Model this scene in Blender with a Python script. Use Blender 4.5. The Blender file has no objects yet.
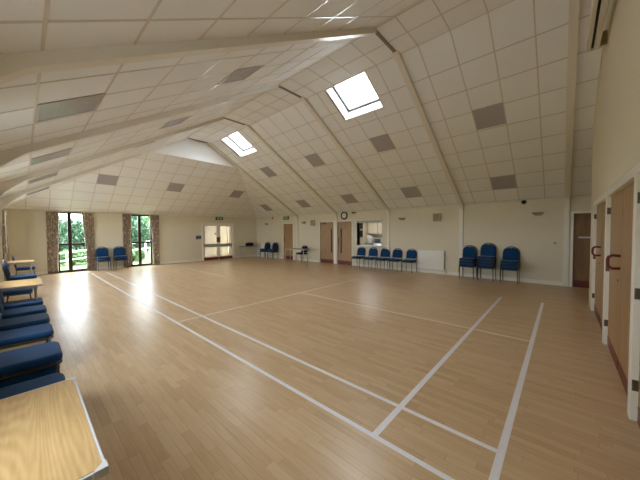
import bpy, bmesh, math, random
from mathutils import Vector, Matrix
random.seed(7)
C = bpy.context.scene.collection
PI = math.pi

# ------------------------------------------------------------------ hall dimensions (metres)
XL, XR = -2.181, 8.456          # side walls
YF, YG = 14.505, -0.79          # far wall, near gable wall
ZE = 2.483                      # eaves
KL, KR = 2.62, 3.61             # edges of the flat collar ceiling
ZC = 5.273
SR = (ZC - ZE) / (XR - KR)
SL = (ZC - ZE) / (KL - XL)
SH = 0.54                       # far hip
YH = 10.72                      # top of hip
ZH = ZE + SH * (YF - YH)
HXR = XR - (ZH - ZE) / SR
HXL = XL + (ZH - ZE) / SL
GX = 6.28                       # end of the near gable wall, recess beyond
YB = -2.3                       # back of the recess

# ------------------------------------------------------------------ materials
def srgb(h):
    h = h.lstrip('#')
    v = [int(h[i:i + 2], 16) / 255 for i in (0, 2, 4)]
    return tuple(c / 12.92 if c <= .04045 else ((c + .055) / 1.055) ** 2.4 for c in v) + (1,)

def new_mat(name):
    m = bpy.data.materials.new(name)
    m.use_nodes = True
    nt = m.node_tree
    return m, nt, nt.nodes, nt.links, nt.nodes['Principled BSDF']

def mat(name, col, rough=.6, metal=0, spec=.5, noise=0, nscale=30, bump=0, bscale=200, coat=0):
    m, nt, N, L, b = new_mat(name)
    c = srgb(col)
    b.inputs['Base Color'].default_value = c
    b.inputs['Roughness'].default_value = rough
    b.inputs['Metallic'].default_value = metal
    b.inputs['Specular IOR Level'].default_value = spec
    b.inputs['Coat Weight'].default_value = coat
    if noise or bump:
        tc = N.new('ShaderNodeTexCoord')
    if noise:
        n = N.new('ShaderNodeTexNoise'); n.inputs['Scale'].default_value = nscale; n.inputs['Detail'].default_value = 4
        L.new(tc.outputs['Object'], n.inputs['Vector'])
        mx = N.new('ShaderNodeMix'); mx.data_type = 'RGBA'
        mx.inputs[6].default_value = tuple(x * (1 - noise) for x in c[:3]) + (1,)
        mx.inputs[7].default_value = tuple(min(1, x * (1 + noise)) for x in c[:3]) + (1,)
        L.new(n.outputs['Fac'], mx.inputs[0]); L.new(mx.outputs[2], b.inputs['Base Color'])
    if bump:
        n2 = N.new('ShaderNodeTexNoise'); n2.inputs['Scale'].default_value = bscale
        L.new(tc.outputs['Object'], n2.inputs['Vector'])
        bp = N.new('ShaderNodeBump'); bp.inputs['Strength'].default_value = bump; bp.inputs['Distance'].default_value = .002
        L.new(n2.outputs['Fac'], bp.inputs['Height']); L.new(bp.outputs['Normal'], b.inputs['Normal'])
    return m

def emit(name, col, s):
    m, nt, N, L, b = new_mat(name)
    b.inputs['Base Color'].default_value = srgb(col)
    b.inputs['Emission Color'].default_value = srgb(col)
    b.inputs['Emission Strength'].default_value = s
    return m

def glass_mat():
    m, nt, N, L, b = new_mat('clear glass')
    N.remove(b)
    t = N.new('ShaderNodeBsdfTransparent'); g = N.new('ShaderNodeBsdfGlossy'); g.inputs['Roughness'].default_value = .02
    lw = N.new('ShaderNodeLayerWeight'); lw.inputs['Blend'].default_value = .5
    pw = N.new('ShaderNodeMath'); pw.operation = 'POWER'; pw.inputs[1].default_value = 5
    L.new(lw.outputs['Facing'], pw.inputs[0])
    fr = N.new('ShaderNodeMath'); fr.operation = 'MULTIPLY_ADD'; fr.inputs[1].default_value = .7; fr.inputs[2].default_value = .03
    L.new(pw.outputs[0], fr.inputs[0])
    mx = N.new('ShaderNodeMixShader')
    L.new(fr.outputs[0], mx.inputs[0]); L.new(t.outputs[0], mx.inputs[1]); L.new(g.outputs[0], mx.inputs[2])
    L.new(mx.outputs[0], N['Material Output'].inputs['Surface'])
    return m

def wood_mat(name, c1, c2, scale=9., rough=.4, axis='Y', rings=1.):
    """veneer with long cathedral grain along one axis"""
    m, nt, N, L, b = new_mat(name)
    tc = N.new('ShaderNodeTexCoord'); mp = N.new('ShaderNodeMapping')
    st = {'X': (.09, 1, 1), 'Y': (1, .09, 1), 'Z': (1, 1, .09)}[axis]
    mp.inputs['Scale'].default_value = st
    L.new(tc.outputs['Object'], mp.inputs['Vector'])
    n = N.new('ShaderNodeTexNoise'); n.inputs['Scale'].default_value = scale * .55; n.inputs['Detail'].default_value = 1.5
    L.new(mp.outputs[0], n.inputs['Vector'])
    mul = N.new('ShaderNodeMath'); mul.operation = 'MULTIPLY'; mul.inputs[1].default_value = 95 * rings
    L.new(n.outputs['Fac'], mul.inputs[0])
    sn = N.new('ShaderNodeMath'); sn.operation = 'SINE'; L.new(mul.outputs[0], sn.inputs[0])
    n2 = N.new('ShaderNodeTexNoise'); n2.inputs['Scale'].default_value = scale * 14; n2.inputs['Detail'].default_value = 3
    L.new(mp.outputs[0], n2.inputs['Vector'])
    a = N.new('ShaderNodeMath'); a.operation = 'MULTIPLY_ADD'; a.inputs[1].default_value = .15; a.inputs[2].default_value = 0.1
    L.new(sn.outputs[0], a.inputs[0])
    ad = N.new('ShaderNodeMath'); ad.operation = 'ADD'; L.new(a.outputs[0], ad.inputs[0]); L.new(n2.outputs['Fac'], ad.inputs[1])
    rp = N.new('ShaderNodeValToRGB')
    rp.color_ramp.elements[0].position = .25; rp.color_ramp.elements[0].color = srgb(c1)
    rp.color_ramp.elements[1].position = .95; rp.color_ramp.elements[1].color = srgb(c2)
    L.new(ad.outputs[0], rp.inputs[0]); L.new(rp.outputs[0], b.inputs['Base Color'])
    b.inputs['Roughness'].default_value = rough
    return m

def floor_mat():
    m, nt, N, L, b = new_mat('beech strip floor')
    def M(op, a, bb=None, c=None):
        n = N.new('ShaderNodeMath'); n.operation = op
        for i, v in enumerate((a, bb, c)):
            if v is None: continue
            if isinstance(v, (int, float)): n.inputs[i].default_value = v
            else: L.new(v, n.inputs[i])
        return n.outputs[0]
    tc = N.new('ShaderNodeTexCoord'); sp = N.new('ShaderNodeSeparateXYZ'); L.new(tc.outputs['Object'], sp.inputs[0])
    x, y = sp.outputs[0], sp.outputs[1]
    rx = M('DIVIDE', x, .066); row = M('FLOOR', rx)
    wn = N.new('ShaderNodeTexWhiteNoise'); wn.noise_dimensions = '1D'; L.new(row, wn.inputs['W'])
    ry = M('ADD', M('DIVIDE', y, .52), M('MULTIPLY', wn.outputs['Value'], 7.3)); col = M('FLOOR', ry)
    cb = N.new('ShaderNodeCombineXYZ'); L.new(row, cb.inputs[0]); L.new(col, cb.inputs[1])
    w2 = N.new('ShaderNodeTexWhiteNoise'); w2.noise_dimensions = '2D'; L.new(cb.outputs[0], w2.inputs['Vector'])
    mp = N.new('ShaderNodeMapping'); mp.inputs['Scale'].default_value = (28, 2.2, 1)
    L.new(tc.outputs['Object'], mp.inputs[0])
    gn = N.new('ShaderNodeTexNoise'); gn.inputs['Scale'].default_value = 1.6; gn.inputs['Detail'].default_value = 4
    L.new(mp.outputs[0], gn.inputs['Vector'])
    big = N.new('ShaderNodeTexNoise'); big.inputs['Scale'].default_value = .5; big.inputs['Detail'].default_value = 2
    L.new(tc.outputs['Object'], big.inputs['Vector'])
    f = M('ADD', M('ADD', M('MULTIPLY_ADD', w2.outputs['Value'], .36, .13), M('MULTIPLY_ADD', gn.outputs['Fac'], .6, -.05)), M('MULTIPLY', big.outputs['Fac'], .2))
    rp = N.new('ShaderNodeValToRGB')
    e = rp.color_ramp.elements
    e[0].position = .1; e[0].color = srgb(FLOOR_C[0])
    e[1].position = 1.1 if False else 1.0; e[1].color = srgb(FLOOR_C[2])
    k = e.new(.6); k.color = srgb(FLOOR_C[1])
    L.new(f, rp.inputs[0])
    fx = M('FRACT', rx); fy = M('FRACT', ry)
    gx = M('LESS_THAN', M('MINIMUM', fx, M('SUBTRACT', 1., fx)), .02)
    gy = M('LESS_THAN', M('MINIMUM', fy, M('SUBTRACT', 1., fy)), .003)
    gap = M('MULTIPLY', M('MAXIMUM', gx, gy), .3)
    mx = N.new('ShaderNodeMix'); mx.data_type = 'RGBA'; L.new(gap, mx.inputs[0]); L.new(rp.outputs[0], mx.inputs[6]); mx.inputs[7].default_value = srgb('#5a3d22')
    L.new(mx.outputs[2], b.inputs['Base Color'])
    rr = M('MULTIPLY_ADD', gn.outputs['Fac'], .04, .275)
    L.new(rr, b.inputs['Roughness'])
    b.inputs['Specular IOR Level'].default_value = .4
    return m

def curtain_mat():
    m, nt, N, L, b = new_mat('curtain print')
    tc = N.new('ShaderNodeTexCoord'); mp = N.new('ShaderNodeMapping'); mp.inputs['Scale'].default_value = (6, 6, 4)
    L.new(tc.outputs['Object'], mp.inputs[0])
    v = N.new('ShaderNodeTexVoronoi'); v.inputs['Scale'].default_value = 1.6
    L.new(mp.outputs[0], v.inputs['Vector'])
    n = N.new('ShaderNodeTexNoise'); n.inputs['Scale'].default_value = 2.4; n.inputs['Detail'].default_value = 3
    L.new(mp.outputs[0], n.inputs['Vector'])
    rp = N.new('ShaderNodeValToRGB'); e = rp.color_ramp.elements
    e[0].position = .3; e[0].color = srgb('#85766a'); e[1].position = .66; e[1].color = srgb('#f0e8d8')
    k = e.new(.5); k.color = srgb('#b59f8e'); k2 = e.new(.58); k2.color = srgb('#a89d88')
    L.new(n.outputs['Fac'], rp.inputs[0])
    mx = N.new('ShaderNodeMix'); mx.data_type = 'RGBA'; mx.inputs[7].default_value = srgb('#8d7a70')
    ml = N.new('ShaderNodeMath'); ml.operation = 'LESS_THAN'; ml.inputs[1].default_value = .28
    L.new(v.outputs['Distance'], ml.inputs[0]); L.new(ml.outputs[0], mx.inputs[0]); L.new(rp.outputs[0], mx.inputs[6])
    L.new(mx.outputs[2], b.inputs['Base Color']); b.inputs['Roughness'].default_value = .9
    b.inputs['Specular IOR Level'].default_value = .1
    return m

def fabric_mat(name, c, dark):
    m, nt, N, L, b = new_mat(name)
    tc = N.new('ShaderNodeTexCoord')
    n = N.new('ShaderNodeTexNoise'); n.inputs['Scale'].default_value = 260; n.inputs['Detail'].default_value = 2
    L.new(tc.outputs['Object'], n.inputs['Vector'])
    rp = N.new('ShaderNodeValToRGB'); e = rp.color_ramp.elements
    e[0].position = .3; e[0].color = srgb(dark); e[1].position = .7; e[1].color = srgb(c)
    L.new(n.outputs['Fac'], rp.inputs[0]); L.new(rp.outputs[0], b.inputs['Base Color'])
    b.inputs['Roughness'].default_value = .85; b.inputs['Specular IOR Level'].default_value = .2
    b.inputs['Sheen Weight'].default_value = .15
    return m

FLOOR_C = ('#b6936d', '#ceae87', '#dac09c')
WALL_C = '#ddd5bf'
Mt = dict(
    wall=mat('cream wall paint', WALL_C, .75, noise=.02, nscale=3, bump=.05, bscale=90),
    tile=mat('ceiling tile', '#eff0f0', .9, noise=.03, nscale=60, bump=.3, bscale=160, spec=.2),
    tbar=mat('ceiling grid bar', '#d3cabf', .3, spec=.6),
    rafter=mat('rafter paint', '#e4dfd4', .4),
    skyframe=mat('grey skylight frame', '#4a4744', .5), shaft=mat('skylight shaft lining', '#cfcac4', .8),
    hatch=mat('hatch frame paint', '#e3dcc9', .5),
    collar=mat('collar strip paint', '#8d8375', .5),
    white=mat('white gloss paint', '#ece8dc', .35),
    plaster=mat('white plaster', '#f5f5f6', .7, noise=.015, nscale=4),
    floor=floor_mat(),
    line=mat('court line paint', '#efedf3', .45, noise=.06, nscale=20),
    wornline=mat('worn court line paint', '#d0b690', .4, noise=.12, nscale=12),
    blue=fabric_mat('blue chair fabric', '#134b7e', '#0a315a'),
    navy=fabric_mat('navy office chair fabric', '#262b40', '#171a28'),
    steel=mat('dark bronze chair tube', '#4f4d4a', .4, .6),
    rubber=mat('black rubber', '#1d1b1a', .7),
    black=mat('black plastic', '#141313', .5),
    oak=wood_mat('oak laminate tabletop', '#a58455', '#bf9f6f', 5, .35, 'Y', 5),
    edge=mat('grey plastic edging', '#b9b8b8', .4),
    silver=mat('silver painted leg', '#cfcdc8', .35, .2),
    greytop=mat('grey laminate', '#9b948c', .4, noise=.05),
    doorwood=wood_mat('beech door veneer', '#987a54', '#b38f66', 5, .4, 'Z', .6),
    shadewood=wood_mat('shade-darkened door veneer', '#6e5030', '#8a683e', 5, .45, 'Z', .6),  # door veneer with the shade of the corner recess put into its colour
    kick=mat('red brown kickplate', '#6b2622', .35, noise=.06),
    redhandle=mat('red nylon handle', '#6e2019', .35),
    brown=mat('dark brown window frame', '#33241a', .4),
    curtain=curtain_mat(),
    lining=mat('curtain lining', '#efe9df', .9),
    glass=glass_mat(),
    diffuser=mat('grey prismatic diffuser', '#b3aeb2', .18, noise=.03, nscale=90),
    lframe=mat('light frame', '#b5ada6', .4),
    green=mat('exit sign green', '#1c6a38', .4),
    signwhite=mat('sign white', '#e9efe6', .5),
    radi=mat('radiator enamel', '#f0eee8', .3),
    speaker=mat('speaker grille', '#a0947e', .8, noise=.1, nscale=150),
    lampbody=mat('bronze uplighter', '#8f7d58', .4, .3),
    red=mat('red alarm', '#a8241c', .35),
    clockface=mat('clock face', '#efeadd', .5),
    clockrim=mat('clock rim', '#3a332c', .35),
    notice=mat('dark notice print', '#4d5660', .6, noise=.5, nscale=18),
    paper=mat('paper', '#d9d5c8', .8, noise=.05),
    brownnotice=mat('brown notice', '#7a4a30', .6, noise=.2, nscale=30),
    steelwork=mat('stainless worktop', '#c9cdd2', .25, .9),
    cupboard=mat('cream cupboard', '#e8dcbc', .5),
    appliance=mat('white appliance', '#e8e6e0', .35),
    grass=mat('lawn', '#55693a', .95, noise=.35, nscale=6),
    bounce_paving=mat('bounce_paving', '#b4b0ab', .9, noise=.1),
    leaf=mat('hedge leaf', '#3d5a40', .7, noise=.5, nscale=5),
    leaf2=mat('shrub leaf', '#5c7d4e', .7, noise=.5, nscale=5),
    bark=mat('bark', '#4a3a2c', .9, noise=.2),
    roof=mat('roof outer', '#6a5a50', .9),
    lampglow=emit('lit ceiling panel', '#f4f6ff', .4), kitchenglow=emit('kitchen ceiling panel', '#f4f6ff', 3.6),
    led=mat('screen casing', '#dcd6c8', .4),
    hinge=mat('dull steel hinge', '#6b6456', .4, .6),
    beige=mat('beige plastic', '#d6cbb0', .5),
)

# ------------------------------------------------------------------ mesh helpers
def bx(bm, x0, x1, y0, y1, z0, z1, mtx=None):
    vs = [bm.verts.new((x, y, z)) for z in (z0, z1) for x, y in ((x0, y0), (x1, y0), (x1, y1), (x0, y1))]
    if mtx:
        for v in vs: v.co = mtx @ v.co
    for f in ((3, 2, 1, 0), (4, 5, 6, 7), (0, 1, 5, 4), (1, 2, 6, 5), (2, 3, 7, 6), (3, 0, 4, 7)):
        bm.faces.new([vs[i] for i in f])
    return vs

def B(*boxes):
    bm = bmesh.new()
    for b in boxes: bx(bm, *b)
    return bm

def prism(bm, pts, vec):
    vec = Vector(vec)
    a = [bm.verts.new(p) for p in pts]; b = [bm.verts.new(Vector(p) + vec) for p in pts]
    n = len(pts)
    bm.faces.new(a); bm.faces.new(b[::-1])
    for i in range(n):
        j = (i + 1) % n
        bm.faces.new((a[j], a[i], b[i], b[j]))

def P(pts, vec):
    bm = bmesh.new(); prism(bm, pts, vec)
    bmesh.ops.recalc_face_normals(bm, faces=bm.faces); return bm

def tube(bm, pts, r, seg=10, closed=False):
    pts = [Vector(p) for p in pts]; n = len(pts); rings = []
    prev = None
    for i, p in enumerate(pts):
        if closed: d = pts[(i + 1) % n] - pts[i - 1]
        else: d = pts[min(i + 1, n - 1)] - pts[max(i - 1, 0)]
        d.normalize()
        if prev is None:
            up = Vector((0, 0, 1)) if abs(d.z) < .9 else Vector((1, 0, 0))
            s = d.cross(up).normalized()
        else:
            s = (prev - d * prev.dot(d)).normalized()
        prev = s; t = d.cross(s)
        rings.append([bm.verts.new(p + s * r * math.cos(2 * PI * k / seg) + t * r * math.sin(2 * PI * k / seg)) for k in range(seg)])
    m = n if closed else n - 1
    for i in range(m):
        a, b = rings[i], rings[(i + 1) % n]
        for k in range(seg):
            bm.faces.new((a[k], a[(k + 1) % seg], b[(k + 1) % seg], b[k]))
    if not closed:
        bm.faces.new(rings[0][::-1]); bm.faces.new(rings[-1])

def T(pts, r, seg=10, closed=False):
    bm = bmesh.new(); tube(bm, pts, r, seg, closed); return bm

def lathe(bm, prof, seg=28, mtx=None):
    """prof: (r, h) pairs around +Z"""
    rings = []
    for r, h in prof:
        if r < 1e-6:
            rings.append([bm.verts.new((0, 0, h))])
        else:
            rings.append([bm.verts.new((r * math.cos(2 * PI * k / seg), r * math.sin(2 * PI * k / seg), h)) for k in range(seg)])
    for a, b in zip(rings, rings[1:]):
        for k in range(seg):
            j = (k + 1) % seg
            if len(a) == 1 and len(b) == 1: continue
            if len(a) == 1: bm.faces.new((a[0], b[j], b[k]))
            elif len(b) == 1: bm.faces.new((a[k], a[j], b[0]))
            else: bm.faces.new((a[k], a[j], b[j], b[k]))
    if mtx: bmesh.ops.transform(bm, matrix=mtx, verts=bm.verts)

def LA(prof, seg=28, mtx=None):
    bm = bmesh.new(); lathe(bm, prof, seg, mtx); bmesh.ops.recalc_face_normals(bm, faces=bm.faces); return bm

def arc(cx, cy, r, a0, a1, n):
    return [(cx + r * math.cos(a0 + (a1 - a0) * i / n), cy + r * math.sin(a0 + (a1 - a0) * i / n)) for i in range(n + 1)]

def rrect(x0, x1, y0, y1, rs, n=5):
    """rounded rectangle, radii (x0y0, x1y0, x1y1, x0y1)"""
    a, b, c, d = rs
    return (arc(x0 + a, y0 + a, a, PI, 1.5 * PI, n) + arc(x1 - b, y0 + b, b, 1.5 * PI, 2 * PI, n)
            + arc(x1 - c, y1 - c, c, 0, .5 * PI, n) + arc(x0 + d, y1 - d, d, .5 * PI, PI, n))

def ob(name, bm, m, parent=None, bevel=0, bseg=2, smooth=False, loc=None, rotz=0, solid=0):
    me = bpy.data.meshes.new(name)
    bm.to_mesh(me); bm.free()
    me.materials.append(Mt[m] if isinstance(m, str) else m)
    o = bpy.data.objects.new(name, me); C.objects.link(o)
    if parent: o.parent = parent
    if loc: o.location = loc
    if rotz: o.rotation_euler = (0, 0, rotz)
    if bevel:
        md = o.modifiers.new('bevel', 'BEVEL'); md.width = bevel; md.segments = bseg; md.limit_method = 'ANGLE'; md.angle_limit = .6
    if solid:
        md = o.modifiers.new('solid', 'SOLIDIFY'); md.thickness = solid; md.offset = -1
    if smooth or bevel:
        for p in me.polygons: p.use_smooth = True
        if not smooth or bevel:
            try: me.set_sharp_from_angle(angle=.7)
            except Exception: pass
    return o

def thing(name, label, cat, loc=(0, 0, 0), rotz=0, group=None):
    o = bpy.data.objects.new(name, None); C.objects.link(o)
    o.location = loc; o.rotation_euler = (0, 0, rotz); o.empty_display_size = .1
    return tag(o, label, cat, group)

def tag(o, label, cat, group=None, kind=None):
    o['label'] = label; o['category'] = cat
    if group: o['group'] = group
    if kind: o['kind'] = kind
    return o

def struct(name, bm, m, label, cat, **k):
    o = ob(name, bm, m, **k); o['kind'] = 'structure'; o['label'] = label; o['category'] = cat
    return o

def sthing(name, label, cat, loc=(0, 0, 0), rotz=0):
    o = thing(name, label, cat, loc, rotz); o['kind'] = 'structure'; return o

def dup(root, loc, rotz, label, group=None):
    r = root.copy(); C.objects.link(r); r.location = loc; r.rotation_euler = (0, 0, rotz); r['label'] = label
    if group: r['group'] = group
    for ch in list(root.children):
        c = ch.copy(); C.objects.link(c); c.parent = r
        for g in list(ch.children):
            d = g.copy(); C.objects.link(d); d.parent = c
    return r

def wall_cells(axis, a, b, u0, u1, z0, z1, holes):
    """boxes filling a wall slab between a and b on the given axis, leaving out holes (u0,u1,z0,z1)"""
    us = sorted({u0, u1, *[h[i] for h in holes for i in (0, 1)]}); zs = sorted({z0, z1, *[h[i] for h in holes for i in (2, 3)]})
    bm = bmesh.new()
    for i in range(len(us) - 1):
        run = None
        for j in range(len(zs) - 1):
            cu, cz = (us[i] + us[i + 1]) / 2, (zs[j] + zs[j + 1]) / 2
            solid = not any(h[0] < cu < h[1] and h[2] < cz < h[3] for h in holes)
            if solid: run = (run[0], zs[j + 1]) if run else (zs[j], zs[j + 1])
            if run and (not solid or j == len(zs) - 2):
                if axis == 'x': bx(bm, a, b, us[i], us[i + 1], *run)
                else: bx(bm, us[i], us[i + 1], a, b, *run)
                run = None
    return bm

# ------------------------------------------------------------------ floor and court lines
fl = struct('floor', B((XL - .2, XR + .24, YB - .1, YF + .02, -.1, 0)), 'floor', 'polished beech strip floor of the hall', 'floor')
LW = .042
YS = 4.736
def line_bm(rects):
    bm = bmesh.new()
    for x0, x1, y0, y1 in rects: bx(bm, x0, x1, y0, y1, 0, .0012 if y1 - y0 > x1 - x0 else .0015)
    return bm
h = LW / 2; t_ = .016
ob('court_marking', line_bm([(-h, h, -.5, 13.4), (.46 - h, .46 + h, -h, 13.4), (h, 5.78, .76 - h - .004, .76 + h + .004), (-.0 + h, 5.78, -h - .004, h + .004)]), 'line', fl)['label'] = 'white outer court lines'
ob('court_marking', line_bm([(h, 5.78, YS - t_, YS + t_), (3.037 - t_, 3.037 + t_, h, YS - t_), (3.037 - t_, 3.037 + t_, 8.68, 12.6)]), mat('thin line paint', '#efe9e0', .45, noise=.06), fl)['label'] = 'thin cream service lines'
ob('court_marking', line_bm([(5.78 - t_, 5.78 + t_, -h, 13.0), (.46 + h, 5.76, 12.64 - t_, 12.64 + t_)]), 'wornline', fl)['label'] = 'faint worn court lines'

# ------------------------------------------------------------------ walls
T_ = .22
WIN = [(-.86, .07, .03, 2.43), (1.57, 2.45, .03, 2.43)]
DD = (4.90, 6.80, 0, 2.08)                                   # glazed double doors, far wall
struct('wall_far', wall_cells('y', YF, YF + T_, XL - T_, XR + T_, 0, ZE + .08, WIN + [DD]), 'wall', 'cream far wall with two tall windows and glazed doors', 'wall')
LWIN = [(.75, 1.5), (3.3, 4.0), (5.95, 7.0), (8.7, 9.8), (11.4, 12.6)]
LZ = (.95, 2.25)
struct('wall_left', wall_cells('x', XL - T_, XL, YG - .2, YF + T_, 0, ZE + .08, [(a, b, *LZ) for a, b in LWIN]), 'wall', 'left side wall behind the row of chairs', 'wall')
SD = (10.99, 11.80, 0, 2.04)                                 # single door
DA = (8.03, 8.93, 0, 2.05); DB = (6.95, 7.82, 0, 2.05)       # two timber doors
HA = (5.40, 6.66, .955, 2.06)                                 # kitchen hatch
CD = (-1.32, -.52, 0, 2.04)                                  # corner door
struct('wall_right', wall_cells('x', XR, XR + T_, YB - .1, YF + T_, 0, ZE + .08, [SD, DA, DB, HA, CD]), 'wall', 'long cream side wall with kitchen hatch and chairs along it', 'wall')
gz = lambda x: ZE + SR * (XR - x) if x > KR else (ZC if x > KL else ZE + SL * (x - XL))
YW = -.738
bm = bmesh.new()
top = [(GX, gz(GX) + .03), (KR, ZC + .03), (KL, ZC + .03), (XL - .2, ZE)]
prism(bm, [(x, YW, z) for x, z in [(XL - .2, 0), (-.36, 0), (-.36, 2.12), (5.76, 2.12), (5.76, 0), (GX, 0)] + top], (0, YG - .02 - YW, 0))
prism(bm, [(x, YG - .021, z) for x, z in [(XL - .2, 0), (GX, 0)] + top], (0, -.15, 0))
bmesh.ops.recalc_face_normals(bm, faces=bm.faces)
struct('wall_near', bm, 'wall', 'tall near gable wall with storage doors', 'wall')
struct('wall_recess', P([(GX, YG - .18, 0), (GX, YB, 0), (GX, YB, gz(GX)), (GX, YG - .18, gz(GX))], (-.12, 0, 0)), 'wall', 'short return wall of the corner recess', 'wall')
struct('wall_recess_back', P([(GX, YB, 0), (XR, YB, 0), (XR, YB, ZE), (GX, YB, gz(GX))], (0, -.15, 0)), 'wall', 'back wall of the corner recess', 'wall')
struct('wall_gablet', P([(HXL - .05, YH, ZH - .03), (HXR + .05, YH, ZH - .03), (KR, YH, ZC + .01), (KL, YH, ZC + .01)], (0, .1, 0)), 'plaster', 'white gablet triangle above the far hip', 'wall')

# ------------------------------------------------------------------ ceiling
SKY = [(3.17, 4.37), (8.66, 9.90)]; SKX = (3.63, 4.50)
def zr(x): return ZE + SR * (XR - x)
def zl(x): return ZE + SL * (x - XL)
def quad_strip(zf, polys):
    bm = bmesh.new()
    for poly in polys:
        bm.faces.new([bm.verts.new((x, y, zf(x, y))) for x, y in poly])
    bmesh.ops.remove_doubles(bm, verts=bm.verts, dist=1e-4)
    bmesh.ops.recalc_face_normals(bm, faces=bm.faces)
    for f in bm.faces:
        if f.normal.z > 0: f.normal_flip()
    return bm
xa, xb = SKX
R = lambda x0, x1, y0, y1: [(x0, y0), (x1, y0), (x1, y1), (x0, y1)]
hipx = lambda y: XR - SH * (YF - y) / SR
polysR = [R(KR, xa, YG, YH), R(xa, xb, YG, SKY[0][0]), R(xa, xb, SKY[0][1], SKY[1][0]), R(xa, xb, SKY[1][1], YH), R(xb, HXR, YG, YH),
          [(HXR, YG), (XR, YG), (XR, YF), (HXR, YH)], R(GX, XR, YB, YG)]
def solid_up(o, t=.05):
    md = o.modifiers.new('solid', 'SOLIDIFY'); md.thickness = t; md.offset = -1; return o
cr = solid_up(struct('ceiling_right', quad_strip(lambda x, y: zr(x), polysR), 'tile', 'sloping tiled ceiling on the skylight side', 'ceiling'))
cl = solid_up(struct('ceiling_left', quad_strip(lambda x, y: zl(x), [[(XL, YG), (HXL, YG), (HXL, YH), (XL, YF)], R(HXL, KL, YG, YH)]), 'tile', 'sloping tiled ceiling on the left side', 'ceiling'))
cc = solid_up(struct('ceiling_ridge', quad_strip(lambda x, y: ZC, [R(KL, KR, YG, YH)]), 'tile', 'narrow flat tiled ceiling along the ridge', 'ceiling'))
ch = solid_up(struct('ceiling_far', quad_strip(lambda x, y: ZE + SH * (YF - y), [[(XL, YF), (XR, YF), (HXR, YH), (HXL, YH)]]), 'tile', 'hipped tiled ceiling slope above the far wall', 'ceiling'))

BAYS = [1.0, 3.74, 6.48, 9.26, 12.0]
YLINES = sorted({round(c + d, 3) for c in BAYS[:4] for d in (-.9, -.3, .3, .9)} | {-.79 + .02 + .0, 11.1, 11.7, 12.0 + .0, 12.6, 13.2})
YLINES = sorted({round(c + d, 3) for c in BAYS[:4] for d in (-.9, -.3, .3, .9)} | {11.4, 12.0, 12.6, 13.2, 13.8})
def bar(bm, p, q, n, w=.021, t=.004):
    p, q, n = Vector(p), Vector(q), Vector(n).normalized()
    d = (q - p).normalized(); s = d.cross(n) * (w / 2)
    vs = [bm.verts.new(v) for v in (p - s, p + s, q + s, q - s)] + [bm.verts.new(v + n * t) for v in (p - s, p + s, q + s, q - s)]
    for f in ((4, 5, 6, 7), (0, 1, 5, 4), (1, 2, 6, 5), (2, 3, 7, 6), (3, 0, 4, 7), (3, 2, 1, 0)):
        bm.faces.new([vs[i] for i in f])
def cut(a, b, holes):
    out = [(a, b)]
    for h0, h1 in holes:
        nxt = []
        for s, e in out:
            if h1 <= s or h0 >= e: nxt.append((s, e)); continue
            if h0 > s: nxt.append((s, h0))
            if h1 < e: nxt.append((h1, e))
        out = nxt
    return out
# right slope grid
bm = bmesh.new(); nr = (-SR, 0, -1)
xrows = [7.87 - .5213 * k for k in range(-1, 8)]
for x in xrows:
    yend = YF - (XR - x) * SR / SH if x > HXR else YH
    for s, e in cut(YG if x < GX else YB, yend, SKY if xa < x < xb else []):
        bar(bm, (x, s, zr(x)), (x, e, zr(x)), nr)
for y in YLINES + [-1.1, -1.7]:
    x0 = KR if y < YH else hipx(y)
    if y < YG: x0 = GX
    for s, e in cut(x0, XR, [SKX] if any(a < y < b for a, b in SKY) else []):
        bar(bm, (s, y, zr(s)), (e, y, zr(e)), nr)
bmesh.ops.recalc_face_normals(bm, faces=bm.faces); ob('ceiling_grid', bm, 'tbar', cr)
# left slope grid
bm = bmesh.new(); nl = (SL, 0, -1)
for k in range(9):
    x = -1.66 + .5213 * k
    if x > KL - .06: continue
    yend = YF - (x - XL) * SL / SH if x < HXL else YH
    bar(bm, (x, YG, zl(x)), (x, yend, zl(x)), nl)
for y in YLINES:
    x1 = KL if y < YH else XL + SH * (YF - y) / SL
    bar(bm, (XL, y, zl(XL)), (x1, y, zl(x1)), nl)
bmesh.ops.recalc_face_normals(bm, faces=bm.faces); ob('ceiling_grid', bm, 'tbar', cl)
# ridge grid
bm = bmesh.new()
for x in (KL + .01, (KL + KR) / 2, KR - .01): bar(bm, (x, YG, ZC), (x, YH, ZC), (0, 0, -1))
for y in YLINES:
    if y < YH: bar(bm, (KL, y, ZC), (KR, y, ZC), (0, 0, -1))
bmesh.ops.recalc_face_normals(bm, faces=bm.faces); ob('ceiling_grid', bm, 'tbar', cc)
# hip grid
bm = bmesh.new(); nh = (0, -SH, -1); zh = lambda y: ZE + SH * (YF - y)
for k in range(-2, 5):
    y = 12.205 + .53 * k
    if YH + .1 < y < YF - .1: bar(bm, (XL + SH * (YF - y) / SL, y, zh(y)), (hipx(y), y, zh(y)), nh)
for k in range(-3, 15):
    x = .14 + .6 * k
    if x <= XL or x >= XR: continue
    yt = YH
    if x < HXL: yt = YF - (x - XL) * SL / SH
    if x > HXR: yt = YF - (XR - x) * SR / SH
    bar(bm, (x, yt, zh(yt)), (x, YF, ZE), nh)
bmesh.ops.recalc_face_normals(bm, faces=bm.faces); ob('ceiling_grid', bm, 'tbar', ch)

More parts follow.
